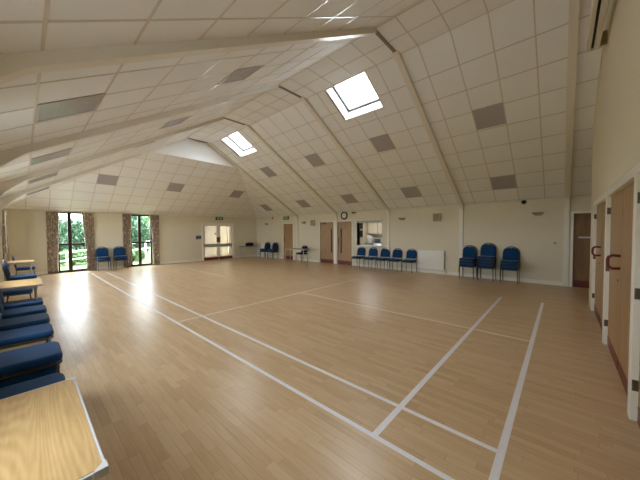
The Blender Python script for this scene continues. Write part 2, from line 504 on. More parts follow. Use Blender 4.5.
# rafters with posts
RAF = [-.375, 2.32, 5.09, 7.86, 10.62]
RW, RD = .12, .085
def rafter(y, n):
    dv = RD * math.hypot(1, SR)
    under_r = [(XR - .035, 0), (XR - .035, 2.20), (XR - .06, 2.32), (XR - .14, zr(XR - .14) - dv - .01), (XR - .30, zr(XR - .30) - dv), (KR - dv / SR, ZC)]
    over_r = [(KR, ZC + .01), (XR + .02, ZE - .01), (XR + .02, 0)]
    dl = RD * math.hypot(1, SL)
    under_l = [(KL, ZC - dl), (XL + .46, zl(XL + .46) - dl), (XL + .20, 2.40), (XL + .07, 2.2), (XL + .035, 2.0), (XL + .035, 0)]
    over_l = [(XL - .02, 0), (XL - .02, ZE - .01), (KL, ZC + .01)]
    bm = bmesh.new()
    for u, o_ in ((under_r, over_r), (under_l, over_l)):
        prism(bm, [(a, y - RW / 2, b) for a, b in u + o_], (0, RW, 0))
    bmesh.ops.recalc_face_normals(bm, faces=bm.faces)
    t = struct('trim_%d' % n, bm, 'rafter', 'painted roof rafter %s' % ('against the near gable wall', 'first from the near gable wall', 'second from the near gable wall', 'third from the near gable wall', 'farthest, in front of the white gablet')[n - 1], 'rafter')
    ob('collar_strip', B((KL, KR - dv / SR, y - .03, y + .03, ZC - .022, ZC)), 'collar', t)['label'] = 'darker narrow collar strip'
    return t
for i, y in enumerate(RAF): rafter(y, i + 1)
# thin cornice between wall and ceiling on far and right walls
struct('trim_6', B((XL, XR, YF - .015, YF, ZE - .05, ZE)), 'wall', 'narrow cornice strip on far wall', 'trim')

# ------------------------------------------------------------------ skylights (lined shaft, frame, glass)
def skylight(i, y0, y1, lab):
    g = sthing('window_%d' % (i + 3), lab, 'skylight')
    n = Vector((SR, 0, 1)).normalized(); d = .38
    A, Bq = Vector((xa, 0, zr(xa))), Vector((xb, 0, zr(xb)))
    bm = bmesh.new()
    def side(p, q, w):   # board of the lining
        prism(bm, [p, q, q + n * d, p + n * d], w)
    a0, a1, b0, b1 = (Vector((v.x, y, v.z)) for v in (A, Bq) for y in (y0, y1))
    u = (Bq - A).normalized()
    side(a0, a1, -u * .03); side(b0, b1, u * .03); side(a0, b0, (0, -.03, 0)); side(a1, b1, (0, .03, 0))
    bmesh.ops.recalc_face_normals(bm, faces=bm.faces)
    ob('shaft_lining', bm, 'shaft', g)
    bm = bmesh.new(); w = .055
    for p, q, r, s in ((a0, a1, a1 + u * w, a0 + u * w), (b0, b1, b1 - u * w, b0 - u * w)):
        prism(bm, [v + n * (d - .06) for v in (p, q, r, s)], n * .06)
    for p, q, sg in ((a0, b0, 1), (a1, b1, -1)):
        o = Vector((0, sg * w, 0)); prism(bm, [v + n * (d - .06) for v in (p, q, q + o, p + o)], n * .06)
    bmesh.ops.recalc_face_normals(bm, faces=bm.faces)
    ob('frame', bm, 'skyframe', g)
    ob('pane', P([v + n * (d - .03) for v in (a0, a1, b1, b0)], n * .006), 'glass', g)
    bm = bmesh.new(); c = (A + Bq) / 2
    return g
skylight(0, *SKY[0], 'skylight nearer the camera, bright white')
skylight(1, *SKY[1], 'skylight farther away, nearest the white gablet')

# ------------------------------------------------------------------ recessed ceiling lights
def light_panel(x, y, side, lab):
    g = thing('ceiling_light', lab, 'ceiling light', group='square recessed ceiling lights')
    if side == 'R': z, sl, ax = zr(x), math.atan(SR), 'Y'
    elif side == 'L': z, sl, ax = zl(x), -math.atan(SL), 'Y'
    else: z, sl, ax = zh(y), -math.atan(SH), 'X'
    g.location = (x, y, z)
    g.rotation_euler = (0, sl, 0) if ax == 'Y' else (sl, 0, 0)
    return g
def fill_panel(g):
    s, w = .297, .018
    ob('frame', B((-s, s, -s, -s + w, -.012, .0), (-s, s, s - w, s, -.012, .0), (-s, -s + w, -s + w, s - w, -.012, .0), (s - w, s, -s + w, s - w, -.012, .0)), 'lframe', g)
    i = s - w
    bm = B((-i, i, -i, i, -.007, .0))
    for k in range(11):
        q = -i + (k + .5) * 2 * i / 11
        bx(bm, q - .004, q + .004, -i, i, -.0082, -.007); bx(bm, -i, i, q - .004, q + .004, -.0082, -.007)
    ob('diffuser', bm, 'diffuser', g)
first = light_panel(5.483, 1.0, 'R', 'grey recessed ceiling light nearest the projector screen, upper one'); fill_panel(first)
X1, X2 = 5.483, 7.61; L1, L2 = .66, -1.40
spec = [(X2, 1.0, 'R', 'grey ceiling light just above the near stacked chairs'),
        (X1, 3.72, 'R', 'grey ceiling light directly below the nearer skylight'),
        (X2, 3.76, 'R', 'grey ceiling light low on slope above the white radiator and speaker'),
        (X1, 6.48, 'R', 'upper grey ceiling light in the bay between the two skylights'),
        (X2, 6.48, 'R', 'grey ceiling light just above the wall clock and hatch'),
        (X1, 9.26, 'R', 'grey ceiling light directly below the farther skylight'),
        (X2, 9.28, 'R', 'grey ceiling light low on slope above the timber double doors'),
        (X2, 12.3, 'R', 'small far ceiling light above the single timber door near the corner'),
        (.44, 12.47, 'H', 'leftmost ceiling light on the far hipped slope, above the windows'),
        (2.84, 12.47, 'H', 'middle ceiling light on the far hipped slope'),
        (5.84, 12.47, 'H', 'ceiling light on far hipped slope above the glazed doors'),
        (L2, 3.66, 'L', 'largest grey ceiling light, low on the left slope nearest the camera'),
        (L1, 3.62, 'L', 'grey ceiling light high on left slope opposite the nearer skylight'),
        (L2, 6.4, 'L', 'low ceiling light on left slope, second from the camera'),
        (L1, 6.4, 'L', 'high ceiling light on left slope, second bay from the camera'),
        (L2, 9.1, 'L', 'low ceiling light on left slope, third from the camera'),
        (L1, 8.42, 'L', 'high ceiling light on left slope, third bay from the camera'),
        (L2, 12.1, 'L', 'low ceiling light on left slope, farthest from the camera')]
for x, y, sd, lab in spec:
    g = light_panel(x, y, sd, lab)
    for chd in list(first.children):
        c = chd.copy(); C.objects.link(c); c.parent = g

# ------------------------------------------------------------------ windows in the far wall
def far_window(n, x0, x1, z0, z1, lab):
    g = sthing('window_%d' % n, lab, 'window', (0, YF, 0))
    w = .065; xm = (x0 + x1) / 2 - (.09 if n == 1 else .045); zt = 1.13
    xm = -.485 if n == 1 else 1.94
    ob('frame', B((x0, x0 + w, .03, .10, z0, z1), (x1 - w, x1, .03, .10, z0, z1), (x0, x1, .03, .10, z0, z0 + w), (x0, x1, .03, .10, z1 - w, z1)), 'brown', g, bevel=.006)
    ob('mullion', B((xm - .058, xm + .058, .025, .105, z0 + w, z1 - w)), 'brown', g, bevel=.006)
    ob('transom', B((x0 + w, xm - .058, .028, .102, zt - .045, zt + .045), (xm + .058, x1 - w, .028, .102, zt - .045, zt + .045)), 'brown', g, bevel=.006)
    ob('pane', B((x0 + w, x1 - w, .062, .068, z0 + w, z1 - w)), 'glass', g)
    ob('sill', B((x0 - .03, x1 + .03, .0, .2, 0, z0)), 'brown', g)
far_window(1, *WIN[0], 'tall brown framed window on left of far wall')
far_window(2, *WIN[1], 'tall brown framed window right of the two far blue chairs')
for i, (a, b) in enumerate(LWIN):
    g = sthing('window_%d' % (5 + i), 'brown framed window in left side wall, number %d from the camera' % (i + 1), 'window', (XL, 0, 0))
    z0, z1 = LZ; w = .06; m = (a + b) / 2
    ob('frame', B((-.12, -.05, a, a + w, z0, z1), (-.12, -.05, b - w, b, z0, z1), (-.12, -.05, a + w, b - w, z0, z0 + w), (-.12, -.05, a + w, b - w, z1 - w, z1), (-.12, -.05, m - w / 2, m + w / 2, z0 + w, z1 - w)), 'brown', g, bevel=.005)
    ob('pane', B((-.088, -.082, a + w, b - w, z0 + w, z1 - w)), 'glass', g)
    ob('sill', B((-.05, .03, a - .04, b + .04, z0 - .03, z0)), 'white', g, bevel=.005)

# ------------------------------------------------------------------ curtains
def curtain(lab, loc, rotz, w0, w1, wt, bulge, z0, z1, edge_right=True, seed=0):
    """hanging folds: local x along the wall, y into the room; the inner edge is pulled outwards towards the hem"""
    g = thing('curtain', lab, 'curtain', loc, rotz, 'patterned curtains at the tall windows')
    rnd = random.Random(seed); n, m = 64, 26; ph = rnd.random() * 6
    def sheet(yoff, sx0=0., sx1=1.):
        bm = bmesh.new(); rows = []
        for j in range(m + 1):
            tz = j / m; z = z0 + (z1 - z0) * tz
            pull = bulge * (1 - tz ** 1.6)
            wb = w1 - (pull if edge_right else 0)
            wa = w0 + (0 if edge_right else pull)
            row = []
            for i in range(n + 1):
                u = sx0 + (sx1 - sx0) * i / n
                x = wa + (wb - wa) * u
                a = .032 * (1 - .35 * tz)
                y = a * math.sin(u * 2 * PI * 5.5 + ph + .5 * math.sin(tz * 3)) + .012 * math.sin(u * 31 + tz * 4)
                row.append(bm.verts.new((x, y + yoff, z)))
            rows.append(row)
        for j in range(m):
            for i in range(n):
                bm.faces.new((rows[j][i], rows[j][i + 1], rows[j + 1][i + 1], rows[j + 1][i]))
        return bm
    f = ob('fabric', sheet(0), 'curtain', g, smooth=True)
    md = f.modifiers.new('solid', 'SOLIDIFY'); md.thickness = .006
    s = sheet(.014, .02, 1.06) if edge_right else sheet(.014, -.06, .98)
    l = ob('lining', s, 'lining', g, smooth=True); l['label'] = 'pale curtain lining at the edge'
    md = l.modifiers.new('solid', 'SOLIDIFY'); md.thickness = .003
    bm = T([(w0 - .03, .03, z1 + .015), (w1 + .03, .03, z1 + .015)], .012, 8)
    ob('track', bm, 'white', g)
    return g
YC = YF - .075
curtain('patterned curtain on the left of the left far window', (0, YC, 0), 0, -1.15, -.80, 0, .07, .02, 2.43, True, 1)
curtain('patterned curtain right of left far window, beside blue chair', (0, YC, 0), 0, -.10, .27, 0, .13, .02, 2.43, False, 2)
curtain('patterned curtain left of right far window, beside blue chair', (0, YC, 0), 0, 1.27, 1.60, 0, .05, .02, 2.43, True, 3)
curtain('patterned curtain on the right edge of the right far window', (0, YC, 0), 0, 2.36, 2.74, 0, .12, .02, 2.43, False, 4)
# left wall, local x along -Y when rotated
curtain('patterned curtain on the left side wall near the far corner', (XL + .055, 0, 0), PI / 2, 12.75, 13.35, 0, .0, .05, 2.3, True, 5)
curtain('patterned curtain at left edge beside the far tables', (XL + .055, 0, 0), PI / 2, 10.75, 11.3, 0, .0, .05, 2.3, True, 6)

# ------------------------------------------------------------------ skirting
def skirt(name, segs, lab, axis):
    bm = bmesh.new()
    for a, b in segs:
        if axis == 'far': bx(bm, a, b, YF - .018, YF, 0, .11)
        elif axis == 'right': bx(bm, XR - .018, XR, a, b, 0, .11)
        else: bx(bm, XL, XL + .018, a, b, 0, .11)
    struct(name, bm, 'white', lab, 'skirting board', bevel=.004)
skirt('baseboard_far', [(XL, -.9), (.1, 1.54), (2.48, 4.8), (6.9, XR)], 'white skirting board along far wall', 'far')
RS = [(-.42, 2.26), (2.38, 5.03), (5.15, 6.87), (9.02, 10.55), (10.68, 10.9), (11.88, YF)]
skirt('baseboard_right', RS, 'white skirting board along the chair-lined side wall', 'right')
skirt('baseboard_left', [(YG, YF)], 'white skirting board along left wall', 'left')

# ------------------------------------------------------------------ doors in the right wall
def arch_boxes(y0, y1, z1, w=.07, p=.025):
    return [(-p, .02, y0 - w, y0, 0, z1 + w), (-p, .02, y1, y1 + w, 0, z1 + w), (-p, .02, y0, y1, z1, z1 + w)]
def timber_door(n, y0, y1, z1, lab, vision=None, handle=None, closer=False, wide=.07, wood='doorwood'):
    g = sthing('door_%d' % n, lab, 'door', (XR, 0, 0))
    ob('door_frame', B(*arch_boxes(y0, y1, z1, wide)), 'white', g, bevel=.004)
    ob('leaf', B((.03, .075, y0 + .002, y1 - .002, .002, z1 - .002)), wood, g)
    ob('door_stop', B((.076, .11, y0, y0 + .03, 0, z1), (.076, .11, y1 - .03, y1, 0, z1), (.076, .11, y0, y1, z1 - .03, z1), (.076, .11, y0, y1, 0, .02)), 'white', g)
    ob('kickplate', B((.026, .031, y0 + .03, y1 - .03, .01, .19)), 'kick', g)
    if vision:
        v0, v1 = vision
        ob('vision_panel', B((.025, .031, v0, v1, .55, 1.72)), 'black', g)
        ob('beading', B((.02, .031, v0 - .02, v0, .53, 1.74), (.02, .031, v1, v1 + .02, .53, 1.74), (.02, .031, v0, v1, .53, .55), (.02, .031, v0, v1, 1.72, 1.74)), 'doorwood', g)
    if handle:
        ob('pull_handle', T([(.03, handle, .98), (-.03, handle, .98), (-.03, handle, 1.28), (.03, handle, 1.28)], .014, 8), 'black', g, smooth=True)
    if closer:
        ob('door_closer', B((-.02, .03, y1 - .35, y1 - .1, z1 - .1, z1 - .03)), 'hinge', g, bevel=.004)
    return g
timber_door(1, SD[0], SD[1], SD[3], 'single timber door below green exit sign near the far corner', handle=SD[1] - .08)
timber_door(2, DA[0], DA[1], DA[3], 'timber door with slim vision panel left of the white post', (DA[0] + .13, DA[0] + .21), closer=True, wide=.05)
timber_door(3, DB[0], DB[1], DB[3], 'timber door with slim vision panel right of white post, below clock', (DB[1] - .27, DB[1] - .19), handle=DB[1] - .1, wide=.05)
struct('trim_7', B((XR - .03, XR + .1, DB[1] + .05, DA[0] - .05, 0, 2.12)), 'white', 'white post between the two timber doors', 'post')
d = timber_door(4, CD[0], CD[1], CD[3], 'timber door in the corner recess, its colour darkened for the shade there', wide=.055, wood='shadewood')
ob('push_bar', B((-.045, -.02, CD[0] + .1, CD[1] - .1, 1.36, 1.40), (-.02, .03, CD[0] + .12, CD[0] + .15, 1.36, 1.40), (-.02, .03, CD[1] - .15, CD[1] - .12, 1.36, 1.40)), 'silver', d)

# ------------------------------------------------------------------ glazed double doors in far wall and lobby behind
g = sthing('door_5', 'white glazed double doors in the far wall', 'door', (0, YF, 0))
x0, x1, _, z1 = DD
ob('door_frame', B((x0 - .03, x0 + .06, -.025, .12, 0, z1 + .04), (x1 - .06, x1 + .03, -.025, .12, 0, z1 + .04), (x0 + .06, x1 - .06, -.025, .12, z1 - .05, z1 + .04)), 'white', g, bevel=.004)
xm = 5.86
for k, (a, b) in enumerate(((x0 + .065, xm - .003), (xm + .003, x1 - .065))):
    lf = ob('leaf', B((a, a + .1, .03, .075, .006, z1 - .055), (b - .1, b, .03, .075, .006, z1 - .055), (a + .1, b - .1, .03, .075, z1 - .15, z1 - .055), (a + .1, b - .1, .03, .075, .006, .2), (a + .1, b - .1, .03, .075, .72, .93)), 'white', g, bevel=.003)
    ob('mid_rail', B((a + .02, b - .02, .024, .031, .74, .91)), mat('grey rail', '#a9a79d', .4), g)
    ob('pane', B((a + .1, b - .1, .05, .056, .2, .72), (a + .1, b - .1, .05, .056, .93, z1 - .15)), 'glass', g)
    ob('kickplate', B((a + .01, b - .01, .022, .031, .008, .16)), 'kick', g)
ob('lock_plate', B((xm - .12, xm + .1, .018, .03, 1.0, 1.30)), 'brownnotice', g)
for px, pz, w in ((5.25, 1.83, .09), (5.42, 1.76, .11), (5.62, 1.84, .08), (6.35, 1.72, .07), (5.68, 1.5, .10)):
    ob('sticker', B((px - w / 2, px + w / 2, .046, .05, pz - .05, pz + .05)), 'paper' if pz > 1.6 else 'brownnotice', g)
LB = (3.6, 9.4, YF + T_, 17.6)
lobby = struct('wall_lobby', B((LB[0] - .1, LB[1], LB[3], LB[3] + .1, 0, 2.6), (LB[0] - .1, LB[0], LB[2], LB[3], 0, 2.6), (LB[1], LB[1] + .1, LB[2], LB[3] + .1, 0, 2.6), (LB[0] - .1, LB[1] + .1, LB[2], LB[3] + .1, 2.5, 2.6)), 'wall', 'cream lobby walls seen through the glazed doors', 'wall')
struct('floor_lobby', B((LB[0], LB[1], LB[2] - .2, LB[3], -.1, -.002)), 'floor', 'lobby floor beyond the glazed doors', 'floor')
g = sthing('door_6', 'timber lobby door seen through the glazed doors', 'door', (8.62, LB[3], 0))
ob('leaf', B((-.45, .45, -.05, -.005, 0, 2.02)), 'doorwood', g); ob('door_frame', B((-.52, -.45, -.06, 0, 0, 2.09), (.45, .52, -.06, 0, 0, 2.09), (-.45, .45, -.06, 0, 2.02, 2.09)), 'white', g)
t = thing('lobby_light', 'lit ceiling panel in the lobby beyond glazed doors', 'ceiling light', (5.9, 16.2, 2.5))
ob('housing', B((-.62, .62, -.32, .32, -.05, 0)), 'white', t); ob('panel', B((-.58, .58, -.28, .28, -.056, -.05)), 'lampglow', t)

# ------------------------------------------------------------------ kitchen hatch and kitchen
g = sthing('window_10', 'white framed kitchen serving hatch above the five chairs', 'hatch', (XR, 0, 0))
y0, y1, z0, z1 = HA
ob('frame', B((-.025, T_, y0 - .05, y0, z0 - .04, z1 + .05), (-.025, T_, y1, y1 + .13, z0 - .04, z1 + .05), (-.025, T_, y0, y1, z1, z1 + .05)), 'hatch', g, bevel=.004)
ob('sill', B((-.06, T_ + .05, y0 - .06, y1 + .06, z0 - .04, z0 - .0)), 'hatch', g, bevel=.006)
ob('shutter_box', B((.0, T_ - .02, y0, y1, z1 - .1, z1)), mat('shutter slats', '#b9b3a6', .5), g)
ob('sliding_track', B((.04, .07, y0, y1, z0, z0 + .02)), 'steelwork', g)
KX0, KX1, KY0, KY1 = XR + T_, 11.9, 4.3, 9.6
struct('wall_kitchen', B((KX1, KX1 + .1, KY0 - .1, KY1 + .1, 0, 2.6), (KX0, KX1, KY0 - .1, KY0, 0, 2.6), (KX0, KX1, KY1, KY1 + .1, 0, 2.6), (KX0, KX1 + .1, KY0 - .1, KY1 + .1, 2.5, 2.6)), 'wall', 'kitchen walls seen through the hatch', 'wall')
struct('floor_kitchen', B((XR + .24, KX1, KY0, KY1, -.1, -.002)), 'greytop', 'kitchen floor behind the hatch', 'floor')
t = thing('kitchen_light', 'lit ceiling panel inside the kitchen', 'ceiling light', (10.3, 7.2, 2.5))
ob('housing', B((-.32, .32, -.62, .62, -.05, 0)), 'white', t); ob('panel', B((-.28, .28, -.58, .58, -.056, -.05)), 'kitchenglow', t)
def base_unit(y, lab):
    t = thing('kitchen_base_unit', lab, 'cabinet', (KX1 - .3, y, 0), 0, 'kitchen base units')
    ob('body', B((-.28, .29, -.298, .298, .1, .87)), 'cupboard', t)
    ob('plinth', B((-.22, .28, -.298, .298, 0, .1)), 'greytop', t)
    dr = ob('door', B((-.30, -.281, -.29, .29, .12, .86)), 'cupboard', t, bevel=.004)
    ob('handle', B((-.32, -.3, .2, .22, .6, .74)), 'steelwork', dr)
    return t
for k in range(5):
    base_unit(5.4 + .6 * k, 'cream kitchen base unit below the worktop, %s' % ('first', 'second', 'third', 'fourth', 'fifth', 'sixth', 'seventh')[k] + ' counting from nearest the camera')
tag(ob('kitchen_worktop', B((KX1 - .63, KX1 - .01, 5.1, 8.11, .87, .91)), 'greytop', bevel=.004), 'grey worktop along the back of the kitchen', 'worktop')
tag(ob('serving_counter', B((KX0 + .06, KX0 + .5, 5.3, 5.95, 0, 1.04)), 'steelwork', bevel=.005), 'shining stainless serving counter just inside the hatch', 'counter')
def wall_unit(y, zz, hh, m, lab):
    t = thing('kitchen_wall_unit', lab, 'cabinet', (KX1 - .17, y, zz), 0, 'kitchen wall units')
    ob('body', B((-.15, .165, -.298, .298, 0, hh)), m, t)
    ob('door', B((-.17, -.151, -.29, .29, .01, hh - .01)), m, t, bevel=.004)
    return t
wall_unit(7.1, 1.45, .8, 'cupboard', 'cream kitchen wall unit in the middle behind the hatch')
wall_unit(7.72, 1.45, .8, 'cupboard', 'cream kitchen wall unit left of the middle one')
def oven(zz, lab):
    t = thing('oven', lab, 'oven', (KX1 - .3, 8.42, zz), 0, 'dark ovens')
    ob('body', B((-.27, .28, -.185, .185, 0, .38)), 'black', t)
    ob('door', B((-.29, -.271, -.18, .18, .02, .30)), mat('oven glass', '#3a3a30', .3), t, bevel=.004)
    ob('handle', B((-.32, -.29, -.14, .14, .32, .34)), 'steelwork', t)
tall = thing('oven_housing', 'tall cream oven housing at the kitchen left', 'cabinet', (KX1 - .3, 8.42, 0))
ob('body', B((-.26, .29, .292, .305, 0, 2.2), (-.26, .29, -.305, -.292, 0, 2.2), (-.26, .29, -.292, .292, 0, 1.25), (-.26, .29, -.292, .292, 2.12, 2.2), (-.262, -.24, -.292, -.19, 1.25, 2.12), (-.262, -.24, .19, .292, 1.25, 2.12), (-.262, .28, -.19, .19, 1.64, 1.72)), 'cupboard', tall)
oven(1.252, 'lower dark oven in the kitchen'); oven(1.722, 'upper dark oven in the kitchen')
def kettle(y, lab, m, x=KX1 - .35):
    t = thing('kettle', lab, 'kettle', (x, y, .91))
    ob('body', LA([(0, 0), (.085, 0), (.09, .02), (.075, .17), (.05, .21), (0, .22)], 20), m, t, smooth=True)
    ob('handle', T([(.06, 0, .2), (.13, 0, .19), (.135, 0, .1), (.085, 0, .05)], .011, 8), 'black', t, smooth=True)
    ob('lid', LA([(0, .22), (.03, .22), (.02, .24), (0, .245)], 16), 'black', t, smooth=True)
kettle(6.9, 'black kettle on the kitchen worktop', 'black'); 
t = thing('water_boiler', 'tall white water boiler on the kitchen worktop', 'urn', (KX1 - .35, 7.9, .91))
ob('body', LA([(0, 0), (.15, 0), (.16, .02), (.16, .38), (.14, .43), (0, .45)], 24), 'appliance', t, smooth=True)
ob('tap', T([(-.155, 0, .08), (-.2, 0, .08), (-.2, 0, .05)], .012, 8), 'black', t)
t = thing('microwave', 'white microwave oven on kitchen worktop', 'microwave', (KX1 - .33, 7.38, .91))
ob('body', B((-.2, .2, -.25, .25, .01, .29)), 'appliance', t, bevel=.008)
ob('door', B((-.212, -.2, -.24, .1, .03, .27)), mat('microwave glass', '#55584f', .3), t)
ob('keypad', B((-.208, -.2, .12, .24, .03, .27)), 'greytop', t)
t = thing('dish_rack', 'small wire dish rack of cups on the kitchen worktop', 'rack', (KX1 - .35, 6.45, .91))
bm = bmesh.new()
for k in range(9): tube(bm, [(-.15, -.2 + .05 * k, .01), (-.15, -.2 + .05 * k, .12), (.15, -.2 + .05 * k, .12), (.15, -.2 + .05 * k, .01)], .004, 6)
ob('rack', bm, 'steelwork', t); ob('tray', B((-.17, .17, -.22, .22, 0, .015)), 'black', t)
tag(ob('fire_blanket', B((KX1 - .03, KX1, 7.28 - .85, 7.46 - .85, 1.45, 1.75)), 'red'), 'small red fire blanket box on kitchen wall', 'fire blanket')

# ------------------------------------------------------------------ doors in the near gable wall
def gable_door(n, xa_, xb_, lab, hx):
    """double storage doors between posts, xa_ < xb_; far leaf carries the D handle"""
    g = sthing('door_%d' % n, lab, 'door', (0, YG, 0))
    xm_ = (xa_ + xb_) / 2; z1 = 2.03
    for a, b in ((xa_, xm_ - .002), (xm_ + .002, xb_)):
        lf = ob('leaf', B((a + .003, b - .003, -.02, .008, .006, z1)), 'doorwood', g)
        ob('kickplate', B((a + .02, b - .02, .008, .012, .01, .14)), 'kick', lf)
    ob('head', B((xa_, xb_, -.02, .052, z1 + .003, z1 + .09)), 'white', g, bevel=.005)
    ob('pull_handle', T([(hx, .008, 1.15), (hx, .07, 1.145), (hx, .098, 1.165), (hx, .105, 1.19), (hx, .105, 1.25), (hx, .098, 1.275), (hx, .07, 1.295), (hx, .008, 1.29)], .016, 10), 'redhandle', g, smooth=True)
    kx = hx + .12
    ob('escutcheon', LA([(0, .006), (.016, .006), (.018, 0)], 14, Matrix.Translation((kx, .008, 1.0)) @ Matrix.Rotation(-PI / 2, 4, 'X')), 'hinge', g)
    bm = bmesh.new()
    for z in (.30, 1.06, 1.84): bx(bm, xb_ - .006, xb_ + .002, .009, .036, z - .045, z + .045)
    for z in (.30, 1.06, 1.84): tube(bm, [(xb_ - .006, .04, z - .045), (xb_ - .006, .04, z + .045)], .006, 8)
    ob('hinge', bm, 'hinge', g)
    return g
posts = [(5.66, 5.76), (3.58, 3.68), (1.57, 1.67), (-.36, -.26)]
for i, (a, b) in enumerate(posts):
    struct('trim_%d' % (8 + i), B((a, b, YG - .02, YG + .054, 0, 2.12)), 'white', 'white door post on the near gable wall, %s' % ('farthest from the camera', 'second farthest', 'third, nearest in view', 'at the right edge of the storage doors')[i], 'post', bevel=.006)
gable_door(7, 3.68, 5.66, 'timber storage doors with red handle farthest along the gable wall', 4.78)
gable_door(8, 1.67, 3.58, 'timber storage doors with red handle nearer the camera', 2.68)
gable_door(9, -.26, 1.57, 'timber storage doors at the right edge nearest the camera', .75)

# ------------------------------------------------------------------ projection screen casing
t = thing('projection_screen', 'long pale projection screen casing high on the near gable wall', 'projection screen', (0, YG, 4.30))
ob('casing', B((1.0, 4.08, .125, .19, .0, .16), (1.0, 4.08, .22, .265, .0, .16), (1.0, 4.08, .125, .265, .16, .175)), 'led', t, bevel=.006)
ob('slot', B((1.01, 4.07, .19, .22, .03, .15)), 'black', t)
ob('end_cap', B((4.08, 4.10, .12, .27, -.005, .18)), 'led', t, bevel=.004)
for q in (1.2, 4.02): ob('bracket', B((q, q + .05, .036, .125, .02, .2)), 'lampbody', t)

# ------------------------------------------------------------------ stacking chairs
def make_chair(label, loc, rotz, group, fab='blue'):
    t = thing('stacking_chair', label, 'chair', loc, rotz, group)
    ol = rrect(-.205, .235, -.22, .22, (.05, .07, .07, .05))
    bm = bmesh.new(); prism(bm, [(x, y, .405) for x, y in ol], (0, 0, .072)); bmesh.ops.recalc_face_normals(bm, faces=bm.faces)
    ob('seat', bm, fab, t, bevel=.028, bseg=4)
    # backrest: arched pad, tilted back
    def bp(y, z, off=0):
        return Vector((-.205 - (z - .45) * .19 + off, y, z))
    out = [(-.165, .50), (.165, .50)]
    out += [(.19, .53), (.195, .62), (.192, .70)]
    for k in range(9):
        a = k / 8 * (PI / 2); out.append((.03 + .162 * math.cos(a), .70 + .14 * math.sin(a)))
    out += [(.02, .825), (-.02, .825)]
    for k in range(9):
        a = PI / 2 + k / 8 * (PI / 2); out.append((-.03 + .162 * math.cos(a), .70 + .14 * math.sin(a)))
    out += [(-.195, .62), (-.19, .53)]
    bm = bmesh.new(); prism(bm, [bp(y, z, -.012) for y, z in out], (.042, 0, .008)); bmesh.ops.recalc_face_normals(bm, faces=bm.faces)
    ob('backrest', bm, fab, t, bevel=.012, bseg=3)
    fr = [bp(-.205, .40), bp(-.207, .55), bp(-.207, .69)]
    for k in range(1, 16):
        a = PI - k / 16 * PI
        fr.append(bp(.207 * math.cos(a), .69 + .19 * math.sin(a)))
    fr += [bp(.207, .69), bp(.207, .55), bp(.205, .40)]
    ob('back_frame', T(fr, .0115, 8), 'steel', t, smooth=True)
    sf = [(x, y, .395) for x, y in rrect(-.20, .222, -.205, .205, (.03, .05, .05, .03), 4)]
    ob('seat_frame', T(sf, .0115, 8, True), 'steel', t, smooth=True)
    for s in (-1, 1):
        ob('leg', T([(.195, s * .203, .395), (.222, s * .212, .0)], .011, 8), 'steel', t, smooth=True)
        ob('leg', T([(-.19, s * .203, .395), (-.235, s * .212, .0)], .011, 8), 'steel', t, smooth=True)
    return t
G_L = 'blue chairs along the left wall'; G_R = 'five blue chairs below the hatch'; G_S = 'stacked blue chairs'
proto = make_chair('blue chair behind the nearest oak table, seat partly under its edge', (-1.82, 2.47, 0), 0, G_L)
XS = -1.80
dup(proto, (XS - .03, 3.02, 0), 0, 'lower chair of the two stacked beyond the nearest blue seat', G_L)
dup(proto, (XS - .01, 3.02, .1), 0, 'upper chair of the two stacked beyond the nearest blue seat', G_L)
dup(proto, (XS, 4.2, 0), 0, 'blue seat next beyond the two stacked chairs on the left', G_L)
dup(proto, (XS, 4.85, 0), 0, 'blue seat on the left, third from the middle oak table', G_L)
dup(proto, (XS, 5.5, 0), 0, 'blue seat on the left, second from the middle oak table', G_L)
dup(proto, (XS - .01, 6.2, 0), 0, 'bright blue seat tucked under the near edge of middle oak table', G_L)
dup(proto, (XS - .1, 7.75, 0), 0, 'blue chair seen underneath the middle oak table', G_L)
dup(proto, (XS - .02, 9.3, 0), 0, 'lower chair of two stacked between the middle and far oak tables', G_L)
dup(proto, (XS, 9.3, .1), 0, 'upper chair of two stacked between the middle and far oak tables', G_L)
dup(proto, (XS + .06, 12.9, 0), 0, 'blue chair behind the far oak table by left wall', G_L)
rows = [6.41, 5.80, 5.22, 4.67, 4.08]
nm = ['first', 'second', 'third', 'fourth', 'fifth']
for y, k in zip(rows, nm):
    dup(proto, (8.17, y, 0), PI, '%s blue chair from the timber door in the row under the hatch' % k, G_R)
for y, n, nmx in ((2.03, 3, 'nearest the radiator'), (1.49, 4, 'in the middle, the tallest'), (.88, 3, 'nearest the corner door')):
    for k in range(n):
        w = ('bottom', 'second', 'top')[k] if n == 3 else ('bottom', 'second', 'third', 'top')[k]
        dup(proto, (8.17 - .022 * k, y, .098 * k), PI, '%s chair of the blue stack %s' % (w, nmx), G_S)
dup(proto, (.50, 14.12, .1), -PI / 2, 'upper blue chair of the pair between far windows, beside the left window', 'blue chairs between the far windows')
dup(proto, (1.10, 14.12, .1), -PI / 2, 'upper blue chair of the pair between far windows, beside the right window', 'blue chairs between the far windows')
dup(proto, (.50, 14.14, 0), -PI / 2, 'lower blue chair of the pair between far windows, beside the left window', 'blue chairs between the far windows')
dup(proto, (1.10, 14.14, 0), -PI / 2, 'lower blue chair of the pair between far windows, beside the right window', 'blue chairs between the far windows')
CG = 'chairs in the far right corner'
dup(proto, (8.04, 13.05, 0), PI / 2 + .06, 'lower blue chair of the pair nearest the far right corner', CG)
dup(proto, (8.04, 13.07, .1), PI / 2 + .06, 'upper blue chair of the pair nearest the far right corner', CG)
dup(proto, (8.06, 12.34, .1), PI / 2 + .03, 'upper blue chair of the pair left of the single timber door', CG)
dup(proto, (8.06, 12.32, 0), PI / 2 + .03, 'lower blue chair of the pair left of the single timber door', CG)
make_chair('dark navy chair at the grey table beside the single timber door', (8.14, 9.98, 0), PI / 2 - .08, 'chair by the door', 'navy')

